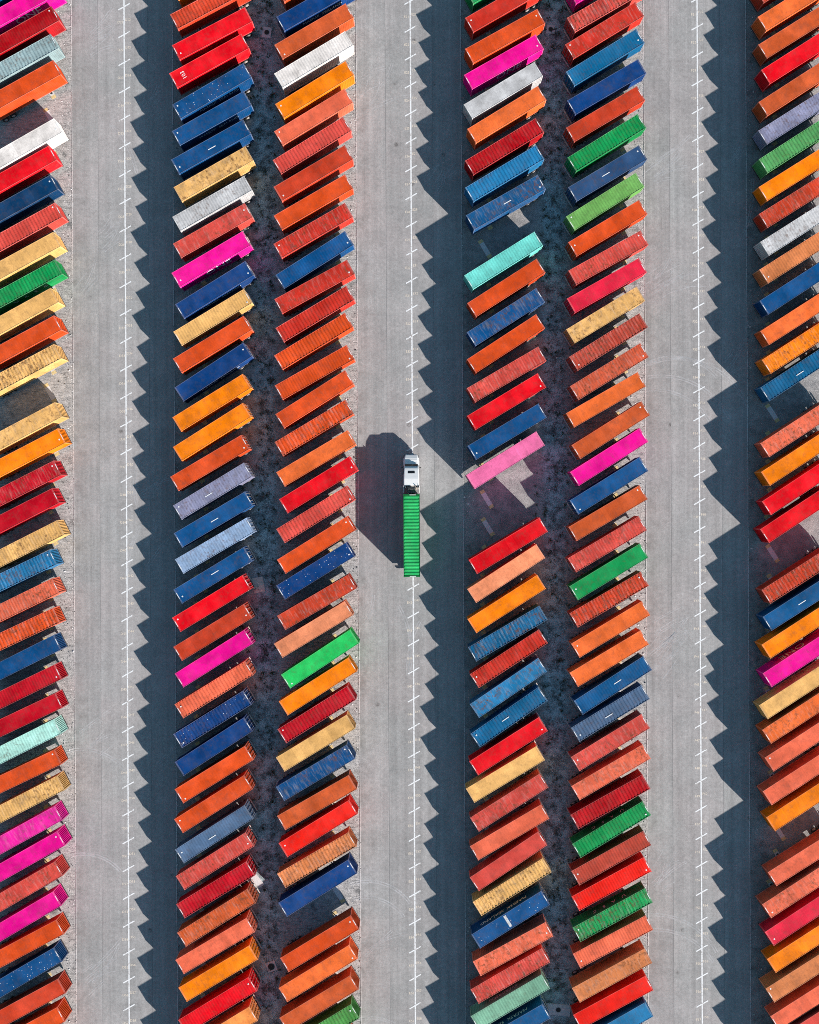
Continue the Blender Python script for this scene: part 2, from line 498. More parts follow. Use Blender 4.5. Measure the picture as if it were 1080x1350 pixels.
for li, u0, v0 in clusters:                            # bundles of slanting scuffs where trailers are swung into the bays
    a0 = random.uniform(34, 52)
    for q in range(random.randint(4, 8)):
        x, y = ground_pt(u0 + random.gauss(0, 9), v0 + random.gauss(0, 11))
        a = R(a0 + random.gauss(0, 4)); L = random.uniform(2.0, 6.5); bend = random.uniform(-.35, .35)
        m = MB()
        for dr in (0, random.choice((0.3, 0.36, 1.9))):
            A, B = [], []
            for i in range(7):
                t = i / 6
                aa = a + bend * t
                px = x + L * t * math.cos(aa) - math.sin(aa) * dr; py = y + L * t * math.sin(aa) + math.cos(aa) * dr
                A.append((px, py, LZ + .0025)); B.append((px - .11 * math.sin(aa), py + .11 * math.cos(aa), LZ + .0025))
            m.strip(A, B)
        e = [ground_pt(w, 650)[0] for w in LANES[li][0]]
        if min(p[0] for p in m.v) < e[0] or max(p[0] for p in m.v) > e[3]: continue
        obj('tyre_mark', m.mesh('tyre_mark', M['scuff']), lanes[li])

# ------------------------------------------------------------------ container meshes (front at +x)
CL, CW = 12.192, 2.438
DECK = 1.22
def rib_profile(x0, x1, pitch, depth, f=(0.30, 0.20, 0.30, 0.20)):
    pts = []
    n = max(1, round((x1 - x0) / pitch)); p = (x1 - x0) / n
    for i in range(n):
        x = x0 + i * p
        pts += [(x, 0.0), (x + f[0] * p, 0.0), (x + (f[0] + f[1]) * p, depth), (x + (1 - f[3]) * p, depth)]
    pts.append((x1, 0.0))
    return pts

def frame_mesh(H):
    m = MB()
    hl, hw = CL / 2, CW / 2
    for sx in (-1, 1):
        for sy in (-1, 1):
            x0, x1 = sorted((sx * hl - sx * .004, sx * (hl - .15))); y0, y1 = sorted((sy * hw - sy * .004, sy * (hw - .14)))
            m.box(x0, x1, y0, y1, .118, H - .118)
            for z0, z1 in ((0, .118), (H - .118, H)):      # corner castings, proud of the posts
                xa, xb = sorted((sx * hl, sx * (hl - .178))); ya, yb = sorted((sy * hw, sy * (hw - .162)))
                m.box(xa, xb, ya, yb, z0, z1)
    for sy in (-1, 1):
        y0, y1 = sorted((sy * (hw - .012), sy * (hw - .075)))
        m.box(-hl + .178, hl - .178, y0, y1, H - .082, H - .012)
        m.box(-hl + .178, hl - .178, y0, y1, .012, .15)
    for sx in (-1, 1):
        x0, x1 = sorted((sx * (hl - .012), sx * (hl - .22)))
        m.box(x0, x1, -hw + .162, hw - .162, H - .11, H - .016)
        x0, x1 = sorted((sx * (hl - .012), sx * (hl - .12)))
        m.box(x0, x1, -hw + .162, hw - .162, .012, .13)
    return m.mesh('frame', M['paint'])

def roof_mesh(H, kind, mat):
    pitch, depth = {'s': (0.36, 0.0035), 'r': (0.40, 0.022), 'R': (0.49, 0.050)}[kind]
    pr = rib_profile(-CL / 2 + .21, CL / 2 - .21, pitch, depth)
    m = MB()
    z = H - .030 - depth
    w = CW / 2 - .070
    wi = w - .10
    lo = [(x, -w, z) for x, d in pr]; hi = [(x, w, z) for x, d in pr]
    a = [(x, -wi, z + d) for x, d in pr]; b = [(x, wi, z + d) for x, d in pr]
    m.strip(lo, a); m.strip(a, b); m.strip(b, hi)
    return m.mesh('roof', mat)

def side_mesh(H):
    pr = rib_profile(-CL / 2 + .14, CL / 2 - .14, 0.278, 0.036)
    y = -CW / 2 + .055
    return MB().strip([(x, y - .0 + d - .018, .10) for x, d in pr], [(x, y + d - .018, H - .06) for x, d in pr]).mesh('side_wall', M['paint'])

def front_mesh(H):
    pr = rib_profile(-CW / 2 + .13, CW / 2 - .13, 0.25, 0.045)
    x = CL / 2 - .03
    return MB().strip([(x - d, y, .10) for y, d in pr], [(x - d, y, H - .09) for y, d in pr]).mesh('front_wall', M['paint'])

def door_mesh(H):
    """one leaf, hinged at y = -1.09, on the rear end (x = 0 is the outside)"""
    m = MB()
    m.box(0, .045, -1.085, -.006, .14, H - .115)
    for z in (.30, .88, 1.46, 2.04):
        m.box(-.014, 0, -1.02, -.10, z, z + .34, skip='e')
    for z in (.35, .95, 1.6, 2.2):
        m.box(-.02, .0, -1.10, -1.02, z, z + .10)
    return m.mesh('door', M['paint'])

def rod_mesh(H):
    m = MB()
    m.cyl((-.045, 0, H / 2), 'z', .020, H - .16, 6)
    for z in (.20, .9, 1.7, H - .24): m.box(-.06, -.012, -.05, .05, z, z + .07)
    m.box(-.085, -.065, -.02, .34, 1.02, 1.06)
    return m.mesh('locking_rod', M['steel'])

HS = (2.591, 2.896)
FRAME = [frame_mesh(h) for h in HS]
ROOF = {(k, i, s): roof_mesh(h, k, M[s]) for i, h in enumerate(HS) for k in 'srR' for s in ('paint', 'spots', 'spots2')}
SIDE = [side_mesh(h) for h in HS]
FRONT = [front_mesh(h) for h in HS]
DOOR = [door_mesh(h) for h in HS]
ROD = [rod_mesh(h) for h in HS]
FLOOR = MB().box(-CL/2 + .13, CL/2 - .13, -CW/2 + .08, CW/2 - .08, .06, .13).mesh('floor', M['deck'])
HEADLAB = MB().box(-.045, .045, -.46, .46, 0, .006, skip='b').mesh('header_label', M['white'])
CORNERLAB = MB().box(-.10, .10, -.10, .10, 0, .006, skip='b').mesh('corner_label', M['white'])
DASH = MB().box(-.62, .62, -.055, .055, 0, .008, skip='b').mesh('roof_number', M['letter'])
PATCH = MB().box(-.20, .20, -.98, .90, 0, .012, skip='b').mesh('repair_plate', M['scrape'])
TXT = {}
def side_text(s, size, stretch=1.0):
    key = (s, size)
    if key not in TXT: TXT[key] = text_mesh(s, size, M['letter'], 'lettering', .004)
    return TXT[key]

PAL = {
 'R': ((232, 22, 44), 'bright red'), 'R2': ((238, 45, 38), 'scarlet red'), 'R3': ((225, 8, 42), 'vivid red'), 'R4': ((226, 48, 74), 'raspberry red'),
 'C': ((186, 26, 46), 'crimson'), 'C2': ((176, 32, 40), 'dark red'), 'K': ((200, 72, 50), 'brick red'), 'K2': ((200, 58, 48), 'brick red'), 'K3': ((200, 92, 66), 'rusty red'),
 'D': ((212, 82, 74), 'dusty red'), 'D2': ((192, 80, 66), 'faded red'), 'V': ((216, 84, 44), 'orange-red'), 'N': ((206, 96, 56), 'brownish orange'), 'N2': ((216, 134, 86), 'tan-orange'),
 'O': ((250, 136, 20), 'orange'), 'O2': ((250, 155, 85), 'light orange'), 'S': ((232, 112, 84), 'salmon'), 'S2': ((238, 116, 62), 'coral orange'), 'A': ((240, 152, 112), 'peach'),
 'T': ((230, 182, 114), 'tan'), 'W': ((232, 230, 228), 'white'), 'G': ((196, 200, 204), 'pale grey'), 'G2': ((150, 178, 184), 'weathered grey-blue'),
 'M': ((238, 14, 152), 'magenta'), 'M2': ((238, 48, 165), 'magenta'), 'P': ((244, 120, 176), 'light pink'),
 'B': ((2, 84, 138), 'blue'), 'B2': ((6, 92, 144), 'blue'), 'B3': ((2, 66, 104), 'dark blue'), 'Z': ((1, 70, 128), 'navy blue'), 'U': ((44, 124, 176), 'mid blue'), 'U2': ((26, 104, 150), 'mid blue'),
 'L': ((146, 176, 212), 'light blue'), 'I': ((88, 116, 150), 'slate blue'), 'I2': ((54, 86, 128), 'slate blue'), 'Y': ((142, 148, 180), 'lilac grey'),
 'E': ((28, 148, 84), 'green'), 'F': ((48, 196, 100), 'bright green'), 'H': ((116, 178, 98), 'light green'), 'H2': ((84, 158, 84), 'light green'), 'H3': ((92, 172, 104), 'mid green'),
 'Q': ((112, 212, 204), 'turquoise'), 'q': ((168, 222, 212), 'pale aqua'), 'J': ((122, 174, 150), 'sage green'),
}
DAYLIGHT = (1.05, 1.03, 1.02)        # sun and sky together on a flat roof
ALB = 0.89                          # paint albedo relative to the sunlit picture value
def paint_rgb(key, jit):
    c = lin(PAL[key][0])
    return tuple(min(0.84, max(0.002, (v * ALB / s - 0.011) * jit)) for v, s in zip(c, DAYLIGHT))

ORD = ['first','second','third','fourth','fifth','sixth','seventh','eighth','ninth','tenth','eleventh','twelfth','thirteenth','fourteenth','fifteenth','sixteenth','seventeenth','eighteenth','nineteenth','twentieth']
def ordinal(n):
    if n <= 20: return ORD[n - 1]
    if n == 30: return 'thirtieth'
    t = {2: 'twenty', 3: 'thirty', 4: 'forty'}[n // 10]
    return t + '-' + ORD[n % 10 - 1]

def build_container(loc, ang, flip, hc, key, roof, marks, label, group, south_text=True):
    H = HS[hc]
    root = obj('shipping_container', None, None, loc, ang + (math.pi if flip else 0))
    tag(root, label, 'container', group)
    jit = random.uniform(0.94, 1.06)
    wear = 0.12 + 0.16 * random.random() + ((0.28 if key in ('G', 'W', 'Y', 'L', 'q', 'G2') else 0.55) if 't' in marks else 0) + (0.12 if roof == 'R' else 0)
    rgb = paint_rgb(key, jit)
    top = rgb + (1 - min(wear, .95),)
    wall = tuple(v * 0.78 for v in rgb) + (1 - min(wear * .5, .95),)  # walls toned down: less bleached, and to deepen the shade between boxes
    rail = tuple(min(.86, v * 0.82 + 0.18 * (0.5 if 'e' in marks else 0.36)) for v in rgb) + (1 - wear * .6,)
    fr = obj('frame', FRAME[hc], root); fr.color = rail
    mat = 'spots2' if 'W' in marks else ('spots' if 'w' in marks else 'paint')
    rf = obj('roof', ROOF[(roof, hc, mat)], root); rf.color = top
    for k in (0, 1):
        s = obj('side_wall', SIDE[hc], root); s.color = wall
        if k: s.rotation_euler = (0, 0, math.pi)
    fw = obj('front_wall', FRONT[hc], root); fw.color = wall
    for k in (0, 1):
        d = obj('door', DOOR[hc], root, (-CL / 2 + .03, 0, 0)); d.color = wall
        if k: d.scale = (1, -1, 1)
        for y in (-.32, -.86):
            obj('locking_rod', ROD[hc], d, (0, y, 0))
    obj('floor', FLOOR, root)
    # flat print on the roof
    if key not in ('O', 'T', 'A', 'P', 'W', 'N2', 'Q') or random.random() < .3:
        for sx in (-1, 1):
            if random.random() < .86:
                obj('header_label', HEADLAB, rf, (sx * (CL / 2 - .10), random.uniform(-.25, .25), H - .0155))
        if random.random() < .6:
            sx = random.choice((-1, 1))
            zt = H - .030 + .001
            obj('corner_label', CORNERLAB, rf, (sx * (CL / 2 - .62), random.choice((-1, 1)) * random.uniform(.3, .8), zt))
    z = H - .030 + .003
    if 'd' in marks: obj('roof_number', DASH, rf, (random.uniform(-.6, .9), random.uniform(-.2, .25), z))
    if 'p' in marks: obj('repair_plate', PATCH, rf, (.5, 0, z))
    if 'n' in marks:
        t = obj('lettering', side_text('103', .85), rf, (4.3 if flip else -4.3, 0, z), R(90) if not flip else R(-90))
    def put(s, size, south, x):
        # lettering stands on the long side that faces down (south) or up (north) in the yard
        local_south = south != flip
        t = obj('lettering', side_text(s, size), root)
        if local_south:
            t.rotation_euler = (R(90), 0, 0); t.location = (-x if flip else x, -CW / 2 + .028, H * .56)
        else:
            t.rotation_euler = (R(90), 0, math.pi); t.location = (-x if flip else x, CW / 2 - .028, H * .56)
    for ch, s, size in (('x', 'MAERSK  SEALAND', .78), ('1', 'ONE', 2.1), ('g', 'U    A    S    C', 0.95)):
        if ch in marks:
            put(s, size, True, .3); put(s, size, False, .3)
    for ch, s, size in (('z', 'MAERSK  SEALAND', .95), ('o', 'ONE', 2.1), ('y', 'EVERGREEN', .9)):
        if ch in marks:
            put(s, size, False, -.4); put(s, size, True, -.4)
    return root

# ------------------------------------------------------------------ trailer meshes (kingpin end at +x, origin on the ground)
def trailer_frame():
    m = MB()
    for sy in (-1, 1):
        y = sy * .48
        m.box(-6.0, 3.2, y - .07, y + .07, .82, DECK - .03)
        m.box(3.2, 6.05, y - .07, y + .07, 1.02, DECK - .03)
    for x in (-5.6, -4.4, -3.2, -2, -.8, .4, 1.6, 2.8, 3.9, 5.0):
        m.box(x - .06, x + .06, -.41, .41, .95, DECK - .05)
    for x in (-6.08, 5.88):                                # bolsters under the corner castings
        m.box(x, x + .22, -1.2, 1.2, .98, DECK - .004)
    m.box(-5.9, -5.75, -.3, .3, .45, .82)
    return m.mesh('chassis_frame', M['chassis'])
TR_FRAME = trailer_frame()
TR_BUMP = MB().box(-6.22, -6.09, -1.18, 1.18, .62, .80).box(-6.235, -6.221, -1.1, -.75, .65, .77, 1).box(-6.235, -6.221, .75, 1.1, .65, .77, 1).box(-6.2, -6.1, -.5, -.36, .8, .95).box(-6.2, -6.1, .36, .5, .8, .95).mesh('bumper', M['bumper'], M['lamp'])
TR_LEG = MB().box(-.07, .07, -.07, .07, .06, .95).box(-.16, .16, -.16, .16, .0, .06).box(-.05, .05, -.3, 0, .7, .76).mesh('landing_leg', M['chassis'])
def wheel_mesh(w):
    m = MB()
    m.cyl((0, 0, 0), 'y', .50, w, 16, 0)
    m.cyl((0, -w / 2 - .006, 0), 'y', .27, .05, 12, 1)
    m.cyl((0, -w / 2 - .05, 0), 'y', .10, .06, 8, 1)
    return m.mesh('wheel', M['tyre'], M['hub'])
WHEEL = wheel_mesh(.55)
FENDER = MB().box(-1.35, 1.35, -.29, .29, 1.035, 1.06).box(-1.40, -1.35, -.29, .29, .55, 1.06).mesh('mud_flap', M['dark'])

def build_trailer(loc, ang, label, group):
    root = obj('chassis_trailer', None, None, loc, ang)
    tag(root, label, 'trailer', group)
    obj('chassis_frame', TR_FRAME, root)
    obj('bumper', TR_BUMP, root)
    for sy in (-1, 1):
        l = obj('landing_leg', TR_LEG, root, (3.0, sy * .66, .022))
        if sy > 0: l.rotation_euler = (0, 0, math.pi)
        for x in (-4.9, -3.6):
            w = obj('wheel', WHEEL, root, (x, sy * .92, .50))
            if sy > 0: w.rotation_euler = (0, 0, math.pi)
    return root

PAD = MB().box(-.36, .36, -1.05, 1.05, -.03, .022, skip='b').box(-.36, .36, -1.55, -1.052, -.03, .021, 1, skip='b').box(-.36, .36, 1.052, 1.55, -.03, .021, 1, skip='b').mesh('landing_pad', M['pad'], M['padend'])

# ------------------------------------------------------------------ the yard: rows from left to right, bays from top to bottom
# x, y, angle, tall, paint, roof, marks   (an empty paint is an empty bay)
ROWS = [
 [
  (-56.99,75.99,28.7,1,'B','s',''),(-57.01,72.14,28.7,1,'M','s','1'),(-57.13,68.01,29.1,1,'C2','r',''),(-57.3,63.94,28.8,1,'G2','R','t'),
  (-56.94,60.09,28.8,1,'V','s',''),(-56.88,55.78,29.1,0,'','',''),(-56.81,51.46,29.5,1,'W','s',''),(-57.73,47.58,29.1,0,'R','s',''),
  (-57.53,43.3,28.7,0,'B3','s','q'),(-56.93,39.19,28.7,0,'D','R','e'),(-57.11,34.8,28.3,1,'T','s',''),(-57.0,30.81,28.3,0,'E','R','g'),
  (-57.5,26.53,28.6,1,'T','s',''),(-57.05,22.51,28.2,1,'V','s',''),(-57.11,18.33,27.8,1,'T','R','t'),(-57.08,14.05,27.7,0,'','',''),
  (-57.04,9.77,27.6,1,'T','s','t'),(-56.71,5.97,27.2,0,'O','s',''),(-57.39,1.28,26.7,0,'C','r','t'),(-57.67,-2.82,26.7,0,'C','s',''),
  (-56.95,-7.54,26.6,0,'T','r','t'),(-58.05,-11.76,25.3,1,'U','R','t'),(-57.67,-16.02,25.8,1,'S','r','t'),(-57.75,-20.34,24.9,0,'V','R','te'),
  (-57.55,-24.45,26.4,0,'B','s',''),(-57.48,-28.76,25.8,0,'C','r',''),(-57.44,-32.92,25.0,0,'C','s',''),(-57.49,-36.81,26.3,1,'q','r','t'),
  (-57.59,-41.27,25.2,0,'V','s',''),(-57.12,-45.29,27.0,0,'T','r','t'),(-57.41,-49.9,28.6,0,'M2','s','t'),(-56.88,-53.57,29.2,1,'M','s',''),
  (-57.24,-58.09,29.8,1,'D','s','t'),(-57.47,-62.55,30.3,1,'M','s',''),(-57.3,-66.63,27.7,0,'V','s',''),(-57.54,-70.93,30.0,0,'B','s','w'),
  (-57.07,-75.38,28.1,0,'K','s',''),(-57.11,-79.41,27.9,1,'V','s',''),(-57.23,-83.85,28.3,0,'K','s',''),
 ],
 [
  (-29.0,77.06,27.7,0,'O','s',''),(-29.06,72.61,27.7,0,'K','R',''),(-28.78,68.02,27.4,0,'R','s',''),(-29.25,63.99,28.5,0,'R','s','n'),
  (-28.81,59.4,30.0,1,'B','s','wx'),(-28.91,55.5,29.0,0,'B','s','x'),(-28.98,51.18,28.9,1,'B','s','d'),(-28.63,47.18,29.5,1,'T','s','t'),
  (-28.85,42.8,29.4,1,'G','r','t'),(-28.83,38.92,29.3,0,'D','s','t'),(-29.04,34.62,30.2,1,'M','s','1'),(-28.57,30.12,31.5,1,'Z','s','x'),
  (-28.91,26.1,31.0,0,'T','r',''),(-28.92,22.07,31.0,1,'V','s',''),(-28.87,18.03,33.0,0,'Z','s','x'),(-29.06,13.47,31.5,1,'O','s',''),
  (-29.03,9.15,32.1,1,'O','s',''),(-29.46,4.6,30.3,0,'V','s',''),(-29.0,0.43,31.0,1,'Y','r','dt'),(-28.9,-3.75,30.2,1,'B','s','d'),
  (-28.73,-7.61,30.0,1,'L','r','t'),(-29.09,-12.0,31.0,0,'B','s','d'),(-29.25,-16.12,31.0,1,'R','s',''),(-29.07,-20.39,31.1,1,'K','s',''),
  (-29.01,-24.3,32.0,0,'M','s',''),(-28.95,-28.83,31.4,1,'S','R',''),(-29.26,-33.27,31.7,0,'Z','R','we'),(-29.1,-37.3,32.6,0,'Z','s',''),
  (-29.01,-41.34,31.5,1,'V','s',''),(-29.13,-45.7,32.0,1,'V','s',''),(-29.04,-50.13,32.4,1,'I','r','d'),(-29.0,-54.22,31.9,0,'D','r','t'),
  (-28.94,-58.45,31.1,0,'C','R',''),(-28.75,-62.45,31.7,1,'N','r','t'),(-28.98,-66.6,30.4,1,'S','s',''),(-28.57,-70.67,30.5,1,'O','s',''),
  (-28.65,-75.37,31.2,1,'R','r',''),(-28.61,-79.74,31.0,1,'O2','s',''),(-28.75,-84.3,30.4,0,'V','s',''),(-28.65,-88.48,30.4,0,'B','s',''),
  
 ],
 [
  (-13.4,76.66,29.3,0,'V','s',''),(-13.42,72.34,29.4,0,'Z','s','x'),(-13.74,68.27,30.0,0,'N','s',''),(-13.78,63.97,30.7,1,'W','r',''),
  (-13.67,59.52,31.2,1,'O','s',''),(-13.88,55.61,31.1,0,'S','s',''),(-14.12,51.4,31.4,0,'D','R',''),(-13.93,47.22,30.2,1,'K','s',''),
  (-13.97,43.03,29.8,0,'V','s',''),(-14.02,38.85,29.7,0,'K2','r','t'),(-13.84,34.5,32.1,0,'B','r',''),(-13.83,30.48,28.3,1,'K2','s','t'),
  (-13.77,26.47,30.7,1,'K2','R','e'),(-14.0,22.44,30.9,1,'V','R',''),(-13.88,17.85,29.2,1,'V','r',''),(-13.91,13.91,32.1,1,'V','s',''),
  (-14.03,9.68,30.7,0,'V','R','t'),(-13.75,5.19,30.4,1,'S2','s',''),(-13.39,1.29,31.2,1,'R','s',''),(-13.84,-3.08,31.4,1,'D','R',''),
  (-13.76,-7.58,31.6,1,'V','s',''),(-13.93,-11.44,31.4,0,'Z','s','W'),(-13.73,-16.01,30.0,1,'K','s','t'),(-14.24,-20.03,30.9,1,'A','s',''),
  (-13.29,-24.38,33.0,1,'F','s',''),(-13.65,-28.49,32.1,0,'O','s',''),(-13.82,-32.56,31.7,1,'C','R','e'),(-14.03,-36.78,31.0,1,'T','s',''),
  (-14.07,-41.16,30.5,1,'B','s','t'),(-13.87,-45.54,29.5,1,'N','s',''),(-13.72,-49.38,31.3,1,'R2','s',''),(-13.96,-54.14,30.0,0,'N2','R','t'),
  (-13.83,-58.15,31.5,1,'Z','s',''),(-13.71,-62.25,31.2,0,'','',''),(-13.58,-66.34,31.0,1,'V','s',''),(-13.83,-70.73,31.2,1,'S2','s',''),
  (-13.73,-75.18,30.7,1,'N','s',''),(-13.64,-79.59,30.8,0,'H2','R',''),(-13.78,-83.66,30.4,1,'V','s',''),
 ],
 [
  (14.47,76.25,29.6,0,'E','s',''),(14.45,72.07,29.7,0,'K2','s',''),(14.44,67.26,28.7,1,'V','s',''),(14.26,63.6,29.2,0,'M','s','1'),
  (14.13,59.28,30.8,1,'G','s',''),(14.63,55.71,31.1,1,'S2','s',''),(14.27,51.0,30.9,1,'C2','R',''),(14.28,47.03,30.8,1,'U','R',''),
  (14.42,42.78,29.3,1,'B2','s','dt'),(14.24,38.49,30.5,0,'','',''),(14.06,34.2,31.7,1,'Q','r',''),(14.46,30.23,32.4,0,'V','s',''),(14.37,25.91,32.3,0,'B','s','t'),
  (14.33,21.93,32.9,1,'V','s',''),(14.41,17.39,30.0,1,'D','r','t'),(14.38,13.4,30.9,1,'R','s',''),(14.45,8.96,30.6,1,'B','s',''),(14.18,4.76,31.7,1,'P','s',''),
  (14.29,0.55,31.1,0,'','',''),(14.41,-3.65,31.1,0,'','',''),(14.52,-7.86,30.6,1,'R3','s',''),(14.23,-11.97,32.8,0,'A','s',''),(14.25,-16.42,32.3,1,'O','s',''),
  (14.38,-20.79,30.1,1,'U2','R','t'),(14.55,-24.54,32.8,0,'K2','R',''),(14.48,-28.86,33.9,0,'U','s','t'),(14.53,-33.19,34.3,0,'U2','R','d'),
  (14.4,-37.38,32.2,1,'R','s',''),(13.95,-41.63,30.9,0,'T','s',''),(14.49,-45.8,32.1,0,'D','s','t'),(14.53,-50.2,30.2,0,'S','s',''),
  (14.34,-54.47,33.6,0,'D','s',''),(14.82,-58.14,31.8,1,'T','R','t'),(14.59,-62.94,31.8,1,'B','s','pwz'),(14.91,-67.28,28.3,1,'S','s','t'),
  (14.52,-71.39,29.8,0,'D','r','t'),(14.5,-75.3,30.2,0,'J','r','y'),(14.54,-79.62,29.5,0,'B2','s','z'),(14.45,-83.54,29.9,1,'V','s',''),
  (14.53,-87.9,30.0,0,'D','s',''),
 ],
 [
  (29.59,76.24,30.4,0,'M','s',''),(29.48,71.99,29.7,0,'D','R','t'),(29.15,68.19,31.0,0,'K2','s','t'),(29.24,64.19,31.2,0,'U2','r',''),
  (29.43,59.82,30.0,0,'Z','s',''),(29.25,55.82,30.2,0,'K','s',''),(29.35,51.47,31.6,1,'E','R',''),(29.51,47.06,30.5,0,'I2','s','d'),
  (29.13,42.89,31.9,0,'H','r',''),(29.43,38.88,30.6,1,'V','s',''),(29.5,34.52,28.8,1,'D','r','t'),(29.24,30.43,29.2,1,'R4','s',''),
  (29.11,26.14,31.0,0,'T','s','t'),(29.44,22.1,31.6,1,'D2','R','t'),(29.61,17.77,31.3,0,'K3','r','t'),(29.01,13.58,29.6,1,'S2','s',''),
  (29.78,9.12,31.9,0,'N','s',''),(29.52,5.17,32.1,0,'M','s',''),(29.46,0.92,31.6,0,'B','s',''),(29.31,-3.12,30.3,0,'N','s',''),(29.18,-7.72,30.5,0,'D','r','t'),
  (29.38,-11.8,31.0,0,'E','s',''),(29.41,-15.89,30.1,0,'K','R','t'),(29.61,-20.3,30.8,0,'S2','s',''),(29.31,-24.56,30.6,1,'S2','s',''),
  (29.83,-28.51,32.6,1,'B2','r','d'),(29.51,-32.7,31.1,0,'I','R','d'),(29.42,-36.93,31.1,1,'D','s','t'),(29.55,-41.41,30.1,0,'S','s','t'),
  (29.37,-45.66,29.0,1,'C2','R',''),(29.59,-49.85,31.1,0,'E','R','g'),(29.52,-54.07,29.0,0,'D2','r',''),(29.55,-57.89,28.4,0,'R2','r',''),
  (29.68,-62.48,28.4,0,'E','R','tg'),(29.71,-66.44,27.6,0,'S','r',''),(29.49,-71.26,28.4,1,'N2','s','t'),(29.7,-75.4,28.1,0,'R2','s',''),
  (29.64,-79.25,29.4,1,'U','s',''),(29.67,-83.68,29.0,0,'V','s',''),
 ],
 [
  (57.25,76.32,31.7,0,'K','s',''),(57.48,72.06,31.8,1,'S2','s',''),(57.65,68.11,31.8,0,'N','s',''),(57.92,64.27,32.2,1,'R','s',''),
  (57.5,59.59,32.6,1,'N','s',''),(57.57,55.45,32.2,0,'Y','r','t'),(57.51,51.15,32.6,1,'H3','R',''),(57.59,47.08,31.8,0,'O','s',''),
  (57.62,43.1,31.8,0,'K','r','t'),(57.66,38.94,32.2,1,'G','r','t'),(57.51,34.85,32.2,1,'N2','r',''),(57.6,30.36,32.6,0,'B','s',''),
  (57.71,25.86,32.4,0,'S2','s',''),(57.8,21.6,32.7,1,'O','r','t'),(57.65,17.57,32.9,0,'U2','R','d'),(57.63,13.46,32.8,0,'','',''),(57.61,9.34,32.8,0,'S','s','t'),
  (57.59,5.1,32.8,1,'O','s',''),(57.8,0.79,33.1,0,'R','s',''),(57.4,-3.31,33.1,1,'R3','s',''),(57.55,-7.83,32.7,0,'','',''),(57.71,-12.36,32.3,0,'K','R','t'),
  (57.74,-16.31,32.3,1,'B2','s','d'),(57.53,-20.37,32.7,1,'O','s',''),(57.67,-24.57,32.9,1,'M','s','o'),(57.21,-29.37,32.7,0,'T','s',''),
  (57.56,-32.91,32.7,1,'S2','s','t'),(57.91,-37.01,32.7,1,'S','s',''),(57.72,-42.07,32.7,0,'S','s',''),(58.2,-45.93,32.7,0,'O','s',''),
  (58.31,-50.01,32.3,0,'','',''),(58.43,-54.09,31.9,0,'S','s',''),(57.43,-58.62,32.7,1,'S','s','t'),(57.89,-62.81,33.1,0,'R4','s',''),
  (58.21,-66.84,32.6,0,'O','s',''),(57.88,-71.08,32.3,1,'N2','s',''),(58.68,-75.34,32.3,0,'S','s',''),(58.41,-79.16,32.2,1,'D','s',''),
  (58.46,-83.26,32.2,1,'V','s',''),
 ],
]

seen = set()
ROWW = [w + ' row from left' for w in ORD[:6]]
plans = []
for ri, row in enumerate(ROWS):
    cnt = {}
    nth = 0
    for bi, q in enumerate(row):
        if not q[4]: continue
        nth += 1
        name = PAL[q[4]][1]
        cnt[name] = cnt.get(name, 0) + 1
        def nb(j):
            if j < 0 or j >= len(row): return None
            return PAL[row[j][4]][1] if row[j][4] else 'empty bay'
        a, b = nb(bi - 1), nb(bi + 1)
        mk = q[6]
        look = 'ribbed ' if q[5] == 'R' else ''
        if 't' in mk: look = 'stained '
        if 'W' in mk or 'w' in mk: look = 'white-flecked '
        if 'd' in mk: look = 'white-dashed '
        if a and b:
            if 'empty bay' in (a, b):
                other = b if a == 'empty bay' else a
                lab = '%s%s container, %s, between the empty bay and a %s one' % (look, name, ROWW[ri], other) if other != 'empty bay' else '%s%s container, %s, with empty bays on both sides' % (look, name, ROWW[ri])
            elif a == b: lab = '%s%s container, %s, between two %s ones' % (look, name, ROWW[ri], a)
            else: lab = '%s%s container, %s, below %s and above %s' % (look, name, ROWW[ri], a, b)
        else:
            lab = '%s%s container at the very %s end of the %s' % (look, name, 'top' if not a else 'bottom', ROWW[ri])
        plans.append([ri, bi, q, lab, '%s %s container from the top of the %s' % (ordinal(cnt[name]), name, ROWW[ri]), nth])
count = {}
for p in plans: count[p[3]] = count.get(p[3], 0) + 1
for ri, bi, q, lab, alt, nth in plans:
    if count[lab] > 1: lab = alt
    flip = ri % 2 == 1              # odd rows face the lane on their right, even rows the lane on their left
    x, y, an, hc, key, roof, mk = q
    a = R(an)
    build_container((x, y, DECK), a, flip, hc, key, roof, mk, lab, 'shipping containers parked in slanting rows')
    build_trailer((x, y, 0), a + (math.pi if flip else 0), 'dark skeletal trailer under the %s container from the top, %s' % (ordinal(nth), ROWW[ri]), 'trailers under the containers')
for ri, row in enumerate(ROWS):
    for q in row:
        a = R(q[2]) + (math.pi if ri % 2 else 0)
        obj('landing_pad', PAD, g, (q[0] + 3.0 * math.cos(a), q[1] + 3.0 * math.sin(a), 0), a)

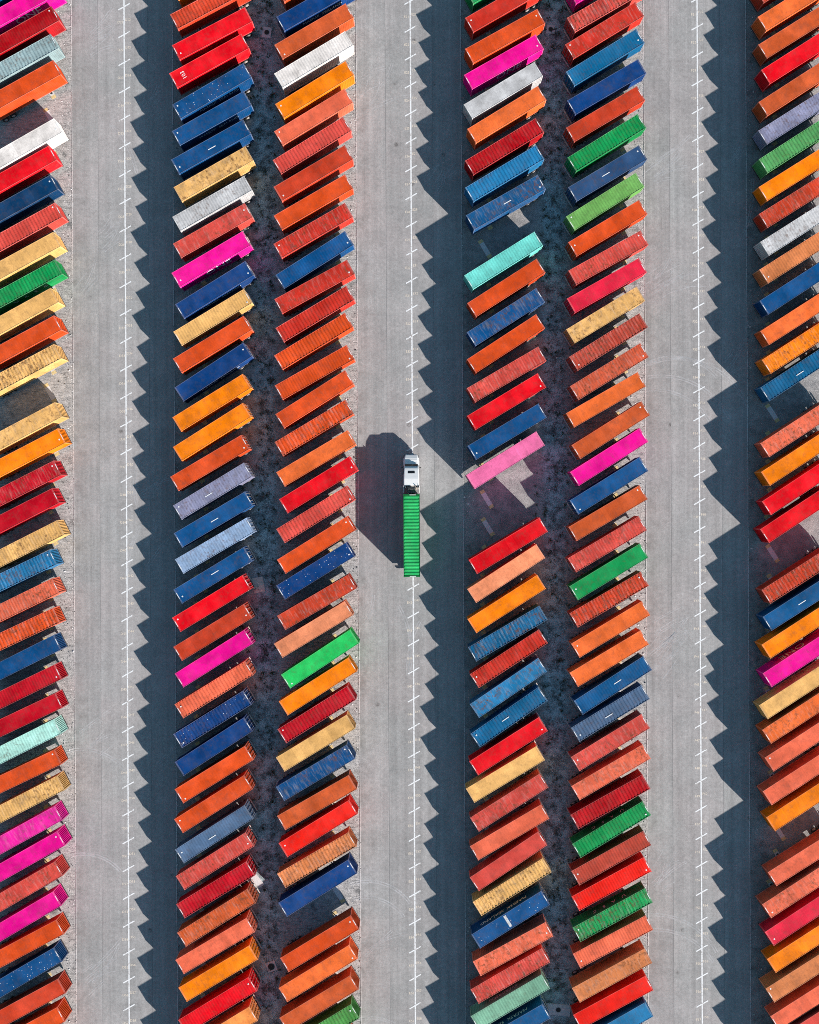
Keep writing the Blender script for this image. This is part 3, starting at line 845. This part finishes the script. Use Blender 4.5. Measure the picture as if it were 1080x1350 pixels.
# ------------------------------------------------------------------ drains and slabs in the verge
def drain(u, v, sx, sy, rot, hole, label, tone='pad'):
    x, y = ground_pt(u, v)
    root = obj('drain_cover', None, None, (x, y, 0), R(rot)); tag(root, label, 'drain')
    m = MB().box(-sx/2, sx/2, -sy/2, sy/2, -.05, .10, skip='b')
    obj('concrete_slab', bevelled(m, 'concrete_slab', M[tone], .02, 1), root)
    if hole:
        m = MB(); seg = 20
        for r0, r1, z0, z1 in ((hole, hole + .07, .118, .112),):
            m.strip([(r0 * math.cos(2*math.pi*i/seg), r0 * math.sin(2*math.pi*i/seg), z0) for i in range(seg + 1)],
                    [(r1 * math.cos(2*math.pi*i/seg), r1 * math.sin(2*math.pi*i/seg), .103) for i in range(seg + 1)])
        obj('rim', m.mesh('rim', M['steel']), root)
        obj('lid', MB().cyl((0, 0, .104), 'z', hole, .012, 20).mesh('lid', M['dark']), root)
drain(352, 43, 1.35, 1.6, -8, .36, 'square concrete drain with round black lid, top of the left verge')
drain(726, 39, 1.3, 1.3, -5, .34, 'square concrete drain with round black lid, top of the right verge')
drain(736, 1331, 3.7, 1.7, -6, .36, 'long concrete slab with small round manhole at the bottom of the right verge')
drain(358, 1274, 1.5, 1.5, 20, .5, 'dark round manhole in the lower left verge')
drain(341, 771, 1.7, 2.3, 10, 0, 'square bare concrete plate beside the bright red container in the left verge', 'bare')
drain(338, 1163, 1.6, 2.0, 38, 0, 'pale concrete slab lying beside the dark red container in the left verge')

# ------------------------------------------------------------------ loose stones and weeds
def stones(n):
    m = MB()
    for i in range(n):
        t = random.random()
        if t < .62:
            x = random.choice(VERGE) + random.gauss(0, 1.7); y = random.uniform(-80, 80)
        elif t < .9:
            e = random.choice((98, 473, 852)); x = ground_pt(e, 650)[0] - abs(random.gauss(0, 1.4)) - .15; y = random.uniform(-80, 80)
        else:
            e = random.choice((230, 610, 985.5)); x = ground_pt(e, 650)[0] + abs(random.gauss(0, 1.2)) + .15; y = random.uniform(-80, 80)
        r = min(.17, random.lognormvariate(-3.1, .5)); a = random.random() * 6.28
        c = Vector((x, y, 0))
        P = []
        for k in range(5):
            b = a + k * 1.2566
            rr = r * random.uniform(.7, 1.2)
            P.append(c + Vector((rr * math.cos(b), rr * math.sin(b), r * random.uniform(.0, .25))))
        T = c + Vector((random.uniform(-.3, .3) * r, random.uniform(-.3, .3) * r, r * random.uniform(.6, 1.0)))
        n0 = len(m.v)
        m.v += [tuple(p) for p in P] + [tuple(T)]
        for k in range(5):
            m.f.append((n0 + k, n0 + (k + 1) % 5, n0 + 5)); m.m.append(0)
    n_ = NT('loose_stone')
    rnd = n_.add('ShaderNodeNewGeometry').outputs['Random Per Island']
    mat = n_.finish(n_.mix(n_.ramp(rnd, .2, 1.0), (0.14, 0.155, 0.16), (0.72, 0.76, 0.80)), .9)
    return tag(obj('loose_stones', m.mesh('loose_stones', mat)), 'loose pale stones scattered over the gravel verges', 'stones', kind='stuff')
stones(15000)

def weeds(n):
    m = MB()
    for i in range(n):
        x = random.choice(VERGE) + random.gauss(0, 1.5); y = random.uniform(-78, 78)
        s = random.uniform(.10, .34)
        for k in range(14):
            a = random.random() * 6.28; l = s * random.uniform(.5, 1.3); w = .018 + .05 * s
            px, py = x + random.gauss(0, s * .6), y + random.gauss(0, s * .6)
            dx, dy = math.cos(a) * l, math.sin(a) * l
            h = s * random.uniform(.3, 1.0)
            m.poly([(px - dy / l * w, py + dx / l * w, 0.0), (px + dy / l * w, py - dx / l * w, 0.0), (px + dx * .6 + dy / l * w, py + dy * .6 - dx / l * w, h), (px + dx, py + dy, h * .7)])
    n_ = NT('weed_leaf')
    rnd = n_.add('ShaderNodeNewGeometry').outputs['Random Per Island']
    mat = n_.finish(n_.mix(rnd, (0.030, 0.045, 0.020), (0.11, 0.12, 0.055)), .8)
    return tag(obj('weeds', m.mesh('weeds', mat)), 'low dark weeds growing in the verges between the container rows', 'weeds', kind='stuff')
weeds(650)

# ------------------------------------------------------------------ the moving lorry in the middle lane, heading up the picture
TX, TY = ground_pt(542.8, 704.5)
TANG = R(90.0)
ZT = LZ
green = build_container((TX, TY, DECK + ZT), TANG, False, 1, 'F', 'R', '', 'bright green ribbed container hauled by the white lorry in the middle lane', 'shipping containers parked in slanting rows')
for ch in green.children:
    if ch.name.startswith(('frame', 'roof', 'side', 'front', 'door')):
        c = lin((34, 150, 80)); k = 1.0 if ch.name.startswith('roof') else 0.42; ch.color = (k * c[0], k * c[1] / .86, k * c[2] / .77, .85)  # all but the roof darkened so less green light bounces onto the lane
tr = obj('chassis_trailer', None, None, (TX, TY, ZT), TANG)
tag(tr, 'dark skeletal trailer coupled to the white lorry under the green container', 'trailer', 'trailers under the containers')
obj('chassis_frame', TR_FRAME, tr); obj('bumper', TR_BUMP, tr)
for sy in (-1, 1):
    l = obj('landing_leg', TR_LEG, tr, (2.6, sy * .66, .35))
    for x in (-4.9, -3.6):
        w = obj('wheel', WHEEL, tr, (x, sy * .92, .50))
        if sy > 0: w.rotation_euler = (0, 0, math.pi)

def smooth_by_angle(me):
    for p in me.polygons: p.use_smooth = False
    return me

def hull(sections, name, mat, bevel=0.06):
    """loft of quads: each section is (x, halfwidth_bottom, halfwidth_top, z0, z1)"""
    m = MB()
    rings = []
    for x, wb, wt, z0, z1 in sections:
        rings.append([(x, -wb, z0), (x, wb, z0), (x, wt, z1), (x, -wt, z1)])
    for a, b in zip(rings, rings[1:]):
        for i in range(4):
            j = (i + 1) % 4
            m.poly([a[i], a[j], b[j], b[i]])
    m.poly(rings[0][::-1]); m.poly(rings[-1])
    me = m.mesh(name + '_raw')
    bm = bmesh.new(); bm.from_mesh(me)
    bmesh.ops.remove_doubles(bm, verts=bm.verts, dist=1e-4)
    bmesh.ops.recalc_face_normals(bm, faces=bm.faces)
    bmesh.ops.bevel(bm, geom=[e for e in bm.edges], offset=bevel, segments=3, affect='EDGES', clamp_overlap=True)
    out = bpy.data.meshes.new(name); bm.to_mesh(out); bm.free(); bpy.data.meshes.remove(me)
    out.materials.append(mat)
    return out

# tractor: local +x forwards, origin on the road below the front of the container
tk = obj('truck_tractor', None, None, (TX, TY + CL / 2 + .05, ZT), TANG)
tag(tk, 'white bonneted lorry tractor with sleeper cab driving up the middle lane', 'truck')
obj('hood', hull([(4.0, 1.15, 1.10, .75, 2.30), (5.2, 1.13, 1.04, .75, 2.20), (5.86, 1.06, .90, .75, 1.98)], 'hood', M['cab'], .10), tk)
cabp = obj('cab', hull([(2.75, 1.18, 1.10, .70, 2.8), (3.7, 1.18, 1.08, .70, 2.78), (4.1, 1.16, 1.05, .70, 2.66), (4.36, 1.14, 1.03, .70, 2.20)], 'cab', M['cab'], .07), tk)
obj('windshield', MB().poly([(4.15, -.96, 2.67), (4.45, -1.0, 2.315), (4.45, 1.0, 2.315), (4.15, .96, 2.67)]).poly([(4.15, .96, 2.67), (4.45, 1.0, 2.315), (4.40, 1.0, 2.27), (4.11, .96, 2.61)]).mesh('windshield', M['glass']), cabp)
for sy in (-1, 1):
    obj('side_window', MB().box(3.0, 3.8, sy * 1.145 - .02, sy * 1.145 + .02, 1.75, 2.30).mesh('side_window', M['glass']), cabp)
slp = obj('sleeper', hull([(1.25, 1.20, 1.14, .70, 3.34), (2.3, 1.20, 1.13, .70, 3.28), (3.75, 1.17, 1.08, 1.2, 3.00), (4.05, 1.13, 1.02, 2.2, 2.82)], 'sleeper', M['cab'], .09), tk)
a_, b_ = (2.78, 3.375), (3.10, 3.13)
obj('roof_window', MB().poly([(3.05, -.52, 3.150), (3.42, -.50, 3.078), (3.42, .50, 3.078), (3.05, .52, 3.150)]).poly([(3.05, .52, 3.150), (3.42, .50, 3.078), (3.42, .50, 3.02), (3.05, .52, 3.09)]).mesh('roof_window', M['glass']), slp)
for sy in (-1, 1):
    # side fairings behind the sleeper
    obj('fairing', hull([(.15, .03, .03, .72, 3.0), (1.24, .03, .03, .70, 3.5)], 'fairing', M['cab'], .01), tk, (0, sy * 1.16, 0))
    hl = obj('headlight', hull([(5.40, .15, .12, .85, 1.62), (5.84, .12, .10, .85, 1.52)], 'headlight', M['headlamp'], .03), tk, (0, sy * 1.0, 0))
    obj('front_fender', hull([(4.25, .20, .16, .60, 1.50), (5.0, .19, .15, .60, 1.46), (5.48, .14, .11, .60, 1.22)], 'front_fender', M['cab'], .06), tk, (0, sy * 1.02, 0))
    mr = obj('mirror', MB().box(3.85, 3.97, sy * 1.36 - .12, sy * 1.36 + .12, 1.75, 2.35).box(3.89, 3.93, min(sy * 1.12, sy * 1.25), max(sy * 1.12, sy * 1.25), 2.25, 2.29).box(3.89, 3.93, min(sy * 1.12, sy * 1.25), max(sy * 1.12, sy * 1.25), 1.82, 1.86).mesh('mirror', M['dark']), tk)
    obj('fuel_tank', MB().cyl((1.7, sy * .98, .72), 'x', .30, 1.5, 16).mesh('fuel_tank', M['chrome']), tk)
    obj('exhaust_stack', MB().cyl((.98, sy * .86, 2.2), 'z', .085, 2.6, 12).cyl((.98, sy * .86, 3.5), 'z', .07, .25, 12).mesh('exhaust_stack', M['chrome']), tk)
    w = obj('wheel', wheel_mesh(.30), tk, (4.85, sy * .98, .50))
    if sy > 0: w.rotation_euler = (0, 0, math.pi)
    for x in (-.55, -1.85):
        w = obj('wheel', WHEEL, tk, (x, sy * .92, .50))
        if sy > 0: w.rotation_euler = (0, 0, math.pi)
m = MB()
for sy in (-1, 1): m.box(-2.4, 5.0, sy * .42 - .05, sy * .42 + .05, .55, .85)
for x in (-2.3, -1.2, 0.1, 1.0, 2.4): m.box(x - .06, x + .06, -.37, .37, .6, .82)
obj('chassis_frame', m.mesh('chassis_frame', M['chassis']), tk)
obj('catwalk', MB().box(.18, 1.10, -.62, .62, .86, .92).box(.55, .85, -.45, -.15, .92, 1.35).box(.35, .95, .12, .5, .92, 1.2).mesh('catwalk', M['steel']), tk)
obj('air_tank', MB().cyl((.62, 0, 1.55), 'y', .16, 1.2, 12).mesh('air_tank', M['hub']), tk)
obj('fifth_wheel', MB().cyl((-1.1, 0, .92), 'z', .45, .10, 16).mesh('fifth_wheel', M['dark']), tk)
obj('bumper', hull([(5.6, 1.1, 1.06, .42, .80), (5.95, .88, .85, .42, .78)], 'bumper', M['cab'], .05), tk)
obj('grille', MB().box(5.85, 5.91, -.62, .62, .82, 1.75).mesh('grille', M['chrome']), tk)
